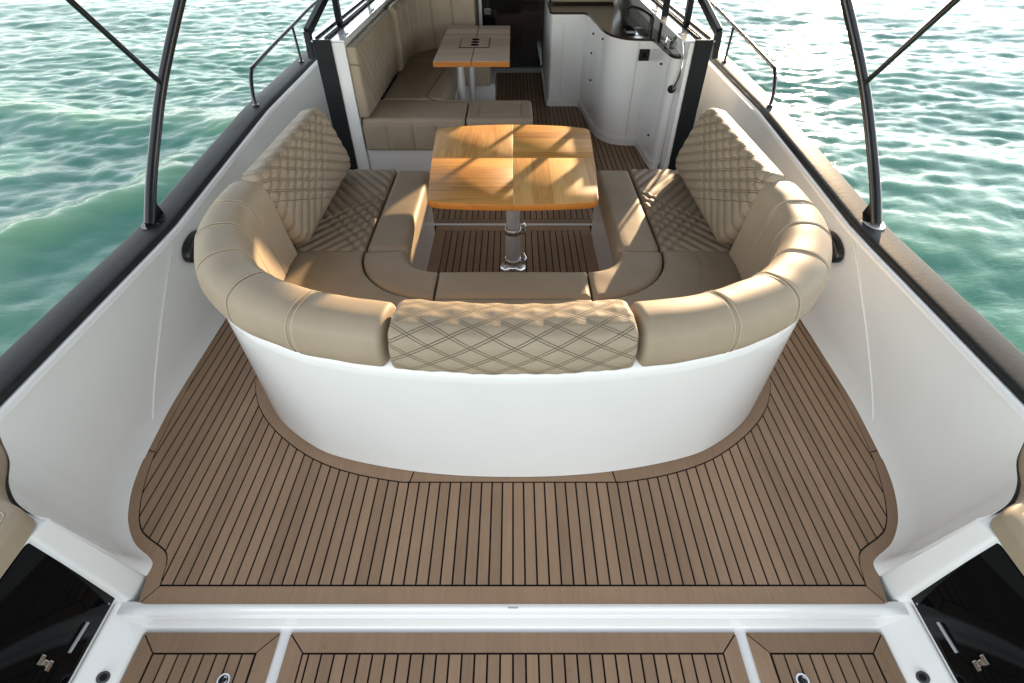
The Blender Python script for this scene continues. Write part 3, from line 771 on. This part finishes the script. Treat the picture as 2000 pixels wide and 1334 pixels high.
# centre quilted length: |x| < 0.50
ic = [i for i, p in enumerate(rg_) if abs(p.x) < .407 and p.y < 1.6]
pc = 1.0 / math.hypot(1 / .135, 1 / .070)
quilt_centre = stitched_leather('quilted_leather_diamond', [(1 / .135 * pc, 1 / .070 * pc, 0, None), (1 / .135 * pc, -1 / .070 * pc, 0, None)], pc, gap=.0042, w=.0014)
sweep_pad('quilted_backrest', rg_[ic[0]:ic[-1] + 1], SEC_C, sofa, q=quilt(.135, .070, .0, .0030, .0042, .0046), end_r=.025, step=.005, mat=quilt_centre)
for s in (1, -1):
    ii = [i for i, p in enumerate(rg_) if s * p.x > .410]
    seg = rg_[ii[0]:ii[-1] + 1]
    if s < 0: pass
    sg = seg if s > 0 else seg[::-1]
    ltot = sum((b - a).length for a, b in zip(sg, sg[1:]))
    gs = [ltot * f for f in (.205, .385, .555, .715, .86)]
    o = sweep_pad('corner_backrest', sg, SEC, sofa, grooves=gs, gd=.0075, gw=.006, end_r=.022, inward=s, step=.0075)
    # raised double stitch beside every groove
    def sec_line(sarc, n_lo=0, lift=.0):
        pts, tt = resample(sg, .004); i = min(len(pts) - 2, max(1, int(sarc / tt * (len(pts) - 1)))); p = pts[i]; t = (pts[i + 1] - pts[i - 1]).normalized()
        nn = Vector((-t.y, t.x, 0)) * s; out = []
        for (n0, z0) in SEC:
            if z0 > .70 or (n0 > .15 and z0 > .52):
                c = Vector((.11, .72)); v = Vector((n0, z0)); 
                out.append((n0, z0, Vector((p.x, p.y, 0)) + nn * n0 + Vector((0, 0, z0))))
        return [v[2] for v in out]
    m = MB()
    for gsi in gs:
        for dd in (-.011, .011): m.tube(sec_line(gsi + dd)[:34], .0013, 5, cap=False)
    o_ = m.build('seam', stitch, sofa, True); o_['kind'] = 'stuff'

# side backs, quilted
for s in (1, -1):
    b0 = (s * 1.155, 2.235, .488); b1 = (s * 1.155, 3.295, .488); t1 = (s * 1.262, 3.22, .905); t0 = (s * 1.262, 2.17, .905)
    W_, H_ = 1.06, .43
    qq = chevron(1.9, .058, .36, .50, W_, puff=.0045)
    def fd(a, b, qq=qq, s=s):
        return qq(a if s < 0 else W_ - a, b) * min(1, min(a, W_ - a) / .05, .2 + b / .04)
    quad = [b0, b1, t1, t0] if s < 0 else [b1, b0, t0, t1]
    # normal must face the table
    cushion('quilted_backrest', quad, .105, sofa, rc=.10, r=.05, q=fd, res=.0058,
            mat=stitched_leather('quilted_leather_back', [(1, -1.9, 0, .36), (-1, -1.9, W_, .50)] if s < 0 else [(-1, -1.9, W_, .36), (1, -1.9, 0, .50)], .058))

# seats
for s in (1, -1):
    qs = chevron(1.25, .060, .26, .60, 1.013)
    fq = (lambda a, b, qs=qs: qs(b, a)) if s < 0 else (lambda a, b, qs=qs: qs(b, .38 - a))
    x0, x1 = s * .785, s * 1.165
    quad = [(min(x0, x1), 2.272, .375), (max(x0, x1), 2.272, .375), (max(x0, x1), 3.285, .375), (min(x0, x1), 3.285, .375)]
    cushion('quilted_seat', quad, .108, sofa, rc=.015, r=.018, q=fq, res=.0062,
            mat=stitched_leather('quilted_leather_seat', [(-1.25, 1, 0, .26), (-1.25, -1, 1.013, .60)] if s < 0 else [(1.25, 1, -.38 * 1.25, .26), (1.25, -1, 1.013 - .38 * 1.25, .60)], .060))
    x0, x1 = s * .555, s * .779
    quad = [(min(x0, x1), 2.275, .365), (max(x0, x1), 2.275, .365), (max(x0, x1), 3.275, .365), (min(x0, x1), 3.275, .365)]
    cushion('seat_bolster', quad, .122, sofa, rc=.04, r=.035, res=.03, crown=.004)
    cx, cy = .375, 2.268
    oc = [(s * (cx + .405 * math.cos(t)), cy - .405 * math.sin(t)) for t in np.linspace(0, math.pi / 2, 20)]
    ic2 = [(s * (cx + .182 * math.cos(t)), cy - .182 * math.sin(t)) for t in np.linspace(0, math.pi / 2, 20)]
    poly_pad('corner_bolster', oc, ic2, .365, .487, sofa, r=.03)
    oc2 = [(s * (cx + .412 * math.cos(t)), cy - .412 * math.sin(t)) for t in np.linspace(0, math.pi / 2, 20)]
    far = [(s * a, b) for a, b in [(1.165, 2.266), (1.165, 2.12), (1.15, 1.98), (1.10, 1.84), (1.02, 1.70), (.92, 1.58), (.80, 1.49), (.66, 1.42), (.50, 1.375), (.38, 1.36)]]
    far = [(v.x, v.y) for v in catmull([(a, b, 0) for a, b in far], 6)]; far = [(v.x, v.y) for v in resamp_n([Vector((a, b, 0)) for a, b in far], 20)]
    poly_pad('corner_seat', far, oc2, .365, .484, sofa, r=.018, rows=30, grooves=(.52,))
cushion('seat_bolster', [(-.37, 1.865, .365), (.37, 1.865, .365), (.37, 2.087, .365), (-.37, 2.087, .365)], .122, sofa, rc=.012, r=.03, res=.03, crown=.003)
cushion('centre_seat', [(-.37, 1.37, .365), (.37, 1.37, .365), (.37, 1.858, .365), (-.37, 1.858, .365)], .119, sofa, rc=.01, r=.018, res=.03)

# ============================================================ COCKPIT TABLE
tb = thing('cockpit_table', 'varnished teak table of four panels on a steel pedestal inside the U-shaped sofa', 'table', (0, 2.82, 0))
def tbl_x(y): return interp(y, [2.36, 2.83, 3.39, 3.5], [.440, .476, .506, .512])
ztop = .70; th = .036
def outline_q(sx, front):
    pts = []
    if front:
        pts += [(0.0004, 2.939), (0.0004, 2.358)]
        pts += [(x, 2.358 + .030 * (x / .44) ** 2) for x in (.1, .2, .3, .38)]
        cxx, cyy, rr = tbl_x(2.42) - .035, 2.427, .035
        pts += [(cxx + rr * math.sin(t), cyy - rr * math.cos(t)) for t in np.linspace(.15, 1.5, 6)]
        pts += [(tbl_x(y), y) for y in (2.6, 2.8, 2.939)]
    else:
        pts += [(tbl_x(2.9396), 2.9396)] + [(tbl_x(y), y) for y in (3.1, 3.3)]
        cxx, cyy, rr = tbl_x(3.36) - .055, 3.375, .055
        pts += [(cxx + rr * math.cos(t), cyy + rr * math.sin(t)) for t in np.linspace(0, 1.35, 6)]
        pts += [(x, 3.492 - .055 * (x / .46) ** 2) for x in (.38, .3, .2, .1)] + [(.0004, 3.492), (.0004, 2.9396)]
    return [(sx * x, y) for x, y in pts]
for (sx, front, m_) in ((-1, True, wood_x), (1, True, wood_y), (-1, False, wood_y), (1, False, wood_x)):
    po = outline_q(sx, front)
    mb = MB(); mb.prism(po, ztop - th, ztop); o = mb.build('tabletop_panel', m_, tb, True, bev=.0015, seg=1, angle=60)
    o.data.materials.append(wood_edge)
    for p_ in o.data.polygons:
        if abs(p_.normal.z) < .6: p_.material_index = 1
mb = MB(); mb.box(-.30, .30, 2.6, 3.2, ztop - th - .022, ztop - th - .001, .004); mb.build('support_frame', brushed, tb)
MB().tube([(0, 2.82, .30), (0, 2.82, ztop - th - .02)], .0415, 28).build('upper_tube', brushed, tb, True)
MB().tube([(0, 2.82, .02), (0, 2.82, .305)], .047, 28).build('lower_tube', brushed, tb, True)
MB().tube([(0, 2.82, .0), (0, 2.82, .008), (0, 2.82, .016), (0, 2.82, .03)], [.085, .083, .062, .052], 32).build('foot_flange', chrome, tb, True, angle=50)
for zc in (.285, .062):
    MB().tube([(0, 2.82, zc - .020), (0, 2.82, zc - .017), (0, 2.82, zc + .017), (0, 2.82, zc + .020)], [.050, .0535, .0535, .050], 28).build('clamp_ring', chrome, tb, True, angle=50)
    l = MB(); l.box(.045, .078, 2.785, 2.815, zc - .013, zc + .013, .004); l.tube([(.070, 2.80, zc), (.086, 2.83, zc + .006), (.070, 2.885, zc + .010)], .0065, 10); l.build('clamp_lever', chrome, tb, True)

# ============================================================ CABIN SIDES, PILLARS, ROOF
for side, s in (('port', -1), ('starboard', 1)):
    w = thing('cabin_side', 'white cabin side with black end cladding and black window frame on the %s side' % side, 'cabin side', (s * 1.35, 4.2, 0), 'cabin sides')
    MB().box(s * (1.24 if s < 0 else 1.302), s * 1.335, 4.20, 7.5, 0, 1.035, .004).build('liner', gelcoat, w)
    MB().box(s * 1.3355, s * 1.462, 4.205, 7.5, -.05, 1.030).build('side_panel', gelcoat, w)
    MB().box(s * 1.337, s * 1.465, 4.185, 4.204, 0, 1.056, .003).build('end_cladding', black_matt, w)
    MB().box(s * 1.24, s * 1.54, 4.2065, 7.6, 1.0365, 1.050, .003).build('window_ledge', gelcoat, w)
    for xx in (1.36, 1.385, 1.45):
        MB().box(s * xx, s * (xx + .010), 4.24, 7.5, 1.051, 1.064, .002).build('window_track', black_matt if xx != 1.385 else grey_m, w)
    MB().box(s * 1.262, s * 1.290, 4.36, 4.44, 1.050, 1.054, .001).build('vent_plate', grey_m, w)
    MB().box(s * 1.262, s * 1.290, 5.3, 5.42, 1.050, 1.056, .001).build('vent_plate', grey_m, w)
    # window frame: outer sloping bar, inner post meeting at the pillar
    apex = (1.47, 4.92, 1.22)
    def bar(nm, a, b, hw, hd):
        a, b = Vector((s * a[0], a[1], a[2])), Vector((s * b[0], b[1], b[2])); t = (b - a).normalized()
        u = t.cross(Vector((1, 0, 0))).normalized(); v = Vector((1, 0, 0)) - t * t.x; v.normalize()
        m = MB(); m.hexa([a + u * hw + v * hd, a - u * hw + v * hd, a - u * hw - v * hd, a + u * hw - v * hd], [b + u * hw + v * hd, b - u * hw + v * hd, b - u * hw - v * hd, b + u * hw - v * hd])
        return m.build(nm, black_matt, w, False, bev=.005)
    bar('frame_bar', (1.505, 4.215, .93), (1.505, 4.24, 1.10), .03, .022)
    bar('frame_bar', (1.505, 4.235, 1.095), (1.49, 5.35, 1.36), .028, .022)
    bar('frame_bar', (1.37, 4.62, 1.052), (1.475, 5.0, 1.30), .055, .020)
    bar('roof_pillar', (1.48, 5.2, 1.30), (1.42, 5.9, 1.84), .05, .022)
    bar('roof_pillar', (1.42, 7.1, 1.05), (1.36, 6.7, 1.84), .05, .022)
    bar('window_sash', (1.505, 6.2, 1.05), (1.44, 6.2, 1.84), .022, .012)
MB().box(1.285, 1.335, 5.08, 5.13, .90, 1.84, .006).build('post', black_matt, None).location = (0, 0, 0)
pp = bpy.data.objects['post'] if 'post' in bpy.data.objects else None
for o in list(C.objects):
    if o.type == 'MESH' and o.parent is None and o.name.startswith('post'):
        o.name = 'roof_post'; tag(o, 'square black roof post standing at the outboard end of the galley counter', 'post')
roof = thing('hardtop', 'hardtop roof over the cabin, above the picture', 'roof', (0, 5.6, 1.8))
MB().box(-1.62, 1.62, 3.9, 9.2, 1.84, 1.98, .05).build('panel', gelcoat, roof)
MB().box(-1.56, 1.56, 3.96, 9.1, 1.826, 1.839, .003).build('dimming_lining', dark_inside, roof)  # unseen dark underside, added to dim the saloon
aw = tag(MB().box(-1.55, 1.55, .75, 3.88, 1.99, 2.0, .003).build('awning', awning_m, None), 'canvas awning stretched over the cockpit, above the picture', 'awning')

fd_ = struct(MB().box(-1.70, 1.70, 7.62, 14, -.5, 1.02, .04).build('foredeck', gelcoat, None))
ws = thing('sun_blocker', 'opaque dark screen added to block the sun ahead of the cabin, above the picture', 'sun_blocker', (0, 8.3, 1.0))  # unseen opaque panels, added to stop low sun from ahead
m = MB(); m.hexa([(-1.45, 7.62, 1.03), (1.45, 7.62, 1.03), (1.35, 8.9, 1.84), (-1.35, 8.9, 1.84)], [(-1.45, 7.64, 1.03), (1.45, 7.64, 1.03), (1.35, 8.92, 1.84), (-1.35, 8.92, 1.84)]); m.build('screen', dark_glass, ws)
for s in (1, -1):
    m = MB(); m.hexa([(s * 1.46, 6.9, 1.06), (s * 1.46, 7.62, 1.03), (s * 1.38, 8.9, 1.83), (s * 1.42, 6.9, 1.83)], [(s * 1.475, 6.9, 1.06), (s * 1.475, 7.62, 1.03), (s * 1.395, 8.9, 1.83), (s * 1.435, 6.9, 1.83)]); m.build('side_blocker', dark_glass, ws)
# ============================================================ FORWARD BULKHEAD AND DOOR
bh = thing('bulkhead', 'dark brown forward bulkhead of the saloon around the companionway door', 'bulkhead', (0, 7.5, 0))
MB().box(-1.24, -.43, 7.5, 7.54, 0, 1.8).build('panel', brown_panel, bh)
MB().box(.45, 1.24, 7.5, 7.54, 0, 1.8).build('panel', brown_panel, bh)
door_glass = new_mat('glossy_black_door', (0.004, 0.005, 0.006), 0.03, spec=1.0, coat=1.0)
dr = thing('companionway_door', 'glossy black companionway door between steel posts beyond the saloon table', 'door', (0, 7.48, 0))
MB().box(-.39, .40, 7.47, 7.49, .06, 1.45).build('pane', door_glass, dr)
MB().box(-.43, -.39, 7.44, 7.50, 0, 1.45, .006).build('door_post', brushed, dr)
MB().box(.40, .44, 7.44, 7.50, 0, 1.45, .006).build('door_post', brushed, dr)
MB().box(-.389, .399, 7.43, 7.50, 0, .055, .005).build('threshold', grey_m, dr)
MB().box(-.36, -.28, 7.44, 7.468, .66, .72, .006).build('lock', chrome, dr)

# ============================================================ SALOON SOFA
ss = thing('saloon_sofa', 'brown-beige saloon sofa wrapping round the forward table along the port cabin side', 'sofa', (-.8, 5.4, 0))
MB().box(-1.238, -.30, 4.235, 4.66, .0, .235, .006).build('plinth', gelcoat, ss)
MB().box(-1.238, -.66, 4.662, 6.6, .0, .235).build('plinth', gelcoat, ss)
MB().box(-1.238, -.20, 6.08, 6.6, .0, .235).build('plinth', gelcoat, ss)
def up_pad(nm, x0, x1, y0, y1, z0, z1, **k): return cushion(nm, [(x0, y0, z0), (x1, y0, z0), (x1, y1, z0), (x0, y1, z0)], z1 - z0, ss, **k)
up_pad('seat_pad', -1.232, -.392, 4.215, 4.72, .236, .49, rc=.03, r=.03, res=.012, q=channels([.20, .42, .62], 0, .0), crown=.004)
up_pad('seat_pad', -.386, .165, 4.215, 4.72, .236, .49, rc=.05, r=.035, res=.01, q=inset_line(.551, .505, .10, .012, .008))
up_pad('seat_pad', -1.165, -.61, 4.725, 6.0, .236, .488, rc=.02, r=.03, res=.012, q=channels([.33], 0, .006, .006))
up_pad('seat_pad', -1.165, -.25, 6.005, 6.60, .236, .488, rc=.02, r=.03, res=.02)
MB().tube(catmull([(-.395, 4.615, .4935), (-.58, 4.62, .4935), (-.70, 4.67, .4935), (-.765, 4.79, .4925), (-.765, 4.95, .4905), (-.735, 5.3, .4905), (-.70, 5.7, .4905), (-.69, 5.98, .4905)], 6), .0045, 6).build('bolster_seam', brown_panel, ss, True)
# channelled aft face of the seat
cushion('seat_face', [(-1.228, 4.222, .240), (-.396, 4.222, .240), (-.396, 4.222, .452), (-1.228, 4.222, .452)], .018, ss, rc=.012, r=.012, q=channels([.20, .41, .60], 0, .012, .010), res=.012)
MB().box(-.30, .12, 4.27, 4.66, .20, .235).build('seat_shelf', grey_m, ss)
pq = 1.0 / math.hypot(1 / .12, 1 / .13)
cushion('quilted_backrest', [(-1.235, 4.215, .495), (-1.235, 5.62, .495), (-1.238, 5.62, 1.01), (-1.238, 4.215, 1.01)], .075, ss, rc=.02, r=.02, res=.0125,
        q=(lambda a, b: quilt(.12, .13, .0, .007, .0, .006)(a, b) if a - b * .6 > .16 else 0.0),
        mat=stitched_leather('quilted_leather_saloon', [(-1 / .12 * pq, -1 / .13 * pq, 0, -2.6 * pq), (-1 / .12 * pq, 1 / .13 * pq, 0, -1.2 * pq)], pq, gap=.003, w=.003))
pth = catmull([(-1.20, 5.63, 0), (-1.20, 5.95, 0), (-1.16, 6.25, 0), (-1.05, 6.48, 0), (-.86, 6.62, 0), (-.6, 6.66, 0), (-.42, 6.66, 0)], 8)
SEC2 = closed_section([(.0, .50), (.0, 1.0), (.02, 1.03), (.06, 1.03), (.085, 1.0), (.09, .52)], .03)
_, t2 = resample(pth, .01)
sweep_pad('curved_backrest', pth, SEC2, ss, grooves=[t2 * f for f in (.17, .34, .5, .66, .83)], gd=.016, gw=.012, end_r=.02, inward=-1, step=.012)

# ============================================================ SALOON TABLE
st = thing('saloon_table', 'pale teak saloon table with three cup holes and two steel legs, orange edge', 'table', (-.36, 5.7, 0))
zt = .76
for (x0, x1) in ((-.695, -.366), (-.362, -.03)):
    MB().box(x0, x1, 4.84, 6.28, zt - .045, zt - .004, .003).build('tabletop_leaf', wood_edge, st)
    m = MB(); m.box(x0 + .002, x1 - .002, 4.842, 6.278, zt - .0035, zt, .001); m.build('leaf_veneer', wood_grey, st)
MB().box(-.50, -.23, 5.32, 5.72, zt + .0003, zt + .004, .001).build('cup_panel', wood_grey, st)
fr = MB(); 
for (a, b, c, d) in ((-.505, -.225, 5.315, 5.320), (-.505, -.225, 5.72, 5.725), (-.505, -.5, 5.32, 5.72), (-.23, -.225, 5.32, 5.72)): fr.box(a, b, c, d, zt + .0003, zt + .0045)
fr.build('panel_joint', caulk, st)
for yy in (5.41, 5.52, 5.63):
    MB().tube([(-.365, yy, zt + .0035), (-.365, yy, zt + .0052)], .040, 20).build('cup_hole', dark_inside, st)
for yy in (5.2, 5.9):
    pass
MB().tube([(-.50, 5.25, 0), (-.50, 5.25, zt - .045)], .038, 20).build('leg', brushed, st, True)
MB().tube([(-.42, 5.55, 0), (-.42, 5.55, zt - .045)], .032, 20).build('leg', brushed, st, True)

# ============================================================ GALLEY
ga = thing('galley_unit', 'white curved galley cabinet with dark counter on the starboard side of the saloon', 'cabinet', (.9, 5.2, 0))
front = [(.39, 7.4), (.39, 6.14), (.41, 6.10), (.44, 6.09), (.72, 6.09), (.755, 6.07), (.775, 5.95), (.80, 5.62), (.82, 5.34), (.86, 5.14), (.93, 5.02), (1.02, 4.955), (1.12, 4.935), (1.185, 4.93), (1.205, 4.91), (1.218, 4.75), (1.228, 4.55), (1.238, 4.42), (1.258, 4.365), (1.280, 4.350), (1.30, 4.347)]
def off_poly(poly, d):
    out = []
    for i, p in enumerate(poly):
        a = Vector(poly[max(i - 1, 0)]); b = Vector(poly[min(i + 1, len(poly) - 1)]); t = (b - a).normalized(); out.append((p[0] + t.y * d * 1.0, p[1] - t.x * d))
    return out
def gal(poly): return poly + [(1.30, 7.4)]
fs = [(v.x, v.y) for v in catmull([(a, b, 0) for a, b in front[5:]], 4)]; fr_full = front[:5] + fs
MB().prism(gal([(min(x, 1.30), y) for x, y in fr_full]), .08, .895).build('carcass', gelcoat, ga, True, angle=30)
def sk(d): return gal([(min(x, 1.30), y) for x, y in [(a - d * .7, b - d * .7) for a, b in fr_full]])
MB().prism(sk(.022), .001, .060).build('plinth', gelcoat, ga, True, angle=30)
MB().prism(sk(.008), .060, .0795).build('plinth_trim', gelcoat, ga, True, angle=30)
MB().prism(sk(.010), .8955, .915).build('counter', counter_m, ga, True, angle=30)
# inset steel sink corner at the aft end
MB().box(1.245, 1.298, 4.40, 4.86, .9155, .920, .002).build('steel_shelf', brushed, ga)
MB().box(1.0, 1.22, 5.05, 5.42, .9155, .9185, .001).build('hob_plate', dark_glass, ga)
for (hx, hy) in ((1.05, 5.15), (1.16, 5.33)):
    MB().tube([(hx, hy, .919), (hx, hy, .9205)], .045, 24).build('hob_ring', grey_m, ga)
# door joints and knobs
def front_pt(f):
    pts = [Vector((a, b, 0)) for a, b in fr_full]; n = len(pts); return resamp_n(pts, 400)[int(f * 399)]
def vline(x, y, z0, z1): MB().box(x - .0012, x + .0012, y - .0025, y + .001, z0, z1).build('door_joint', grey_m, ga)
vline(.53, 6.089, .10, .80); vline(1.09, 4.936, .09, .885)
kn = [(.795, 5.70, .80), (.795, 5.70, .63), (.83, 5.28, .84), (.80, 5.62, .40), (1.226, 4.60, .80), (1.226, 4.60, .22)]
for (x, y, z) in kn: MB().tube([(x + .005, y, z), (x - .012, y - .006, z)], .009, 12).build('knob', black_matt, ga, True)
MB().box(1.10, 1.19, 4.917, 4.931, .745, .835, .003).build('socket_plate', black_matt, ga)
MB().box(1.130, 1.160, 4.913, 4.9165, .77, .81, .002).build('socket_insert', dark_inside, ga)
# tap
tap = thing('tap', 'black swan-neck tap with long spout behind the galley hob', 'tap', (1.24, 5.25, .916))
MB().tube([(1.235, 5.22, .916), (1.235, 5.22, 1.02)], .020, 16).build('body', black_paint, tap, True)
MB().tube(catmull([(1.235, 5.22, 1.0), (1.22, 5.30, 1.03), (1.16, 5.52, 1.04), (1.10, 5.64, 1.03), (1.085, 5.66, .99)], 5), .011, 10).build('spout', black_paint, tap, True)
MB().tube([(1.235, 5.22, 1.02), (1.26, 5.36, 1.05)], .007, 8).build('lever', black_paint, tap, True)
# shower hose
hs = thing('shower_hose', 'steel shower hose looping from its holder into a round hole in the cabinet', 'hose', (1.3, 4.45, .65))
MB().tube(catmull([(1.27, 4.56, .93), (1.285, 4.50, 1.02), (1.30, 4.40, 1.02), (1.31, 4.32, .95), (1.308, 4.29, .84), (1.295, 4.30, .75), (1.28, 4.33, .69), (1.272, 4.37, .675)], 6), .014, 10).build('tube', chrome, hs, True)
MB().tube([(1.272, 4.338, .678), (1.272, 4.352, .678)], .030, 24).build('hole_rim', black_matt, hs, True)
MB().tube([(1.27, 4.56, .921), (1.27, 4.56, .97)], .016, 14).build('holder', black_matt, hs, True)
MB().tube([(1.262, 4.70, .921), (1.262, 4.70, .935), (1.262, 4.70, .985)], [.020, .012, .010], 14).build('mixer', chrome, hs, True)
MB().tube([(1.262, 4.70, .975), (1.262, 4.56, .975)], .006, 10).build('bar', chrome, hs, True)
# helm seat on the counter's forward end
he = thing('helm_seat', 'beige helm seat back seen above the forward end of the dark counter', 'seat', (.75, 6.7, .92))
cushion('seat_back', [(.42, 6.62, .93), (1.12, 6.62, .93), (1.12, 6.62, 1.35), (.42, 6.62, 1.35)], .09, he, rc=.03, r=.03, res=.04)
MB().box(.42, 1.12, 6.625, 6.72, .916, 1.36, .01).build('seat_shell', brown_panel, he)
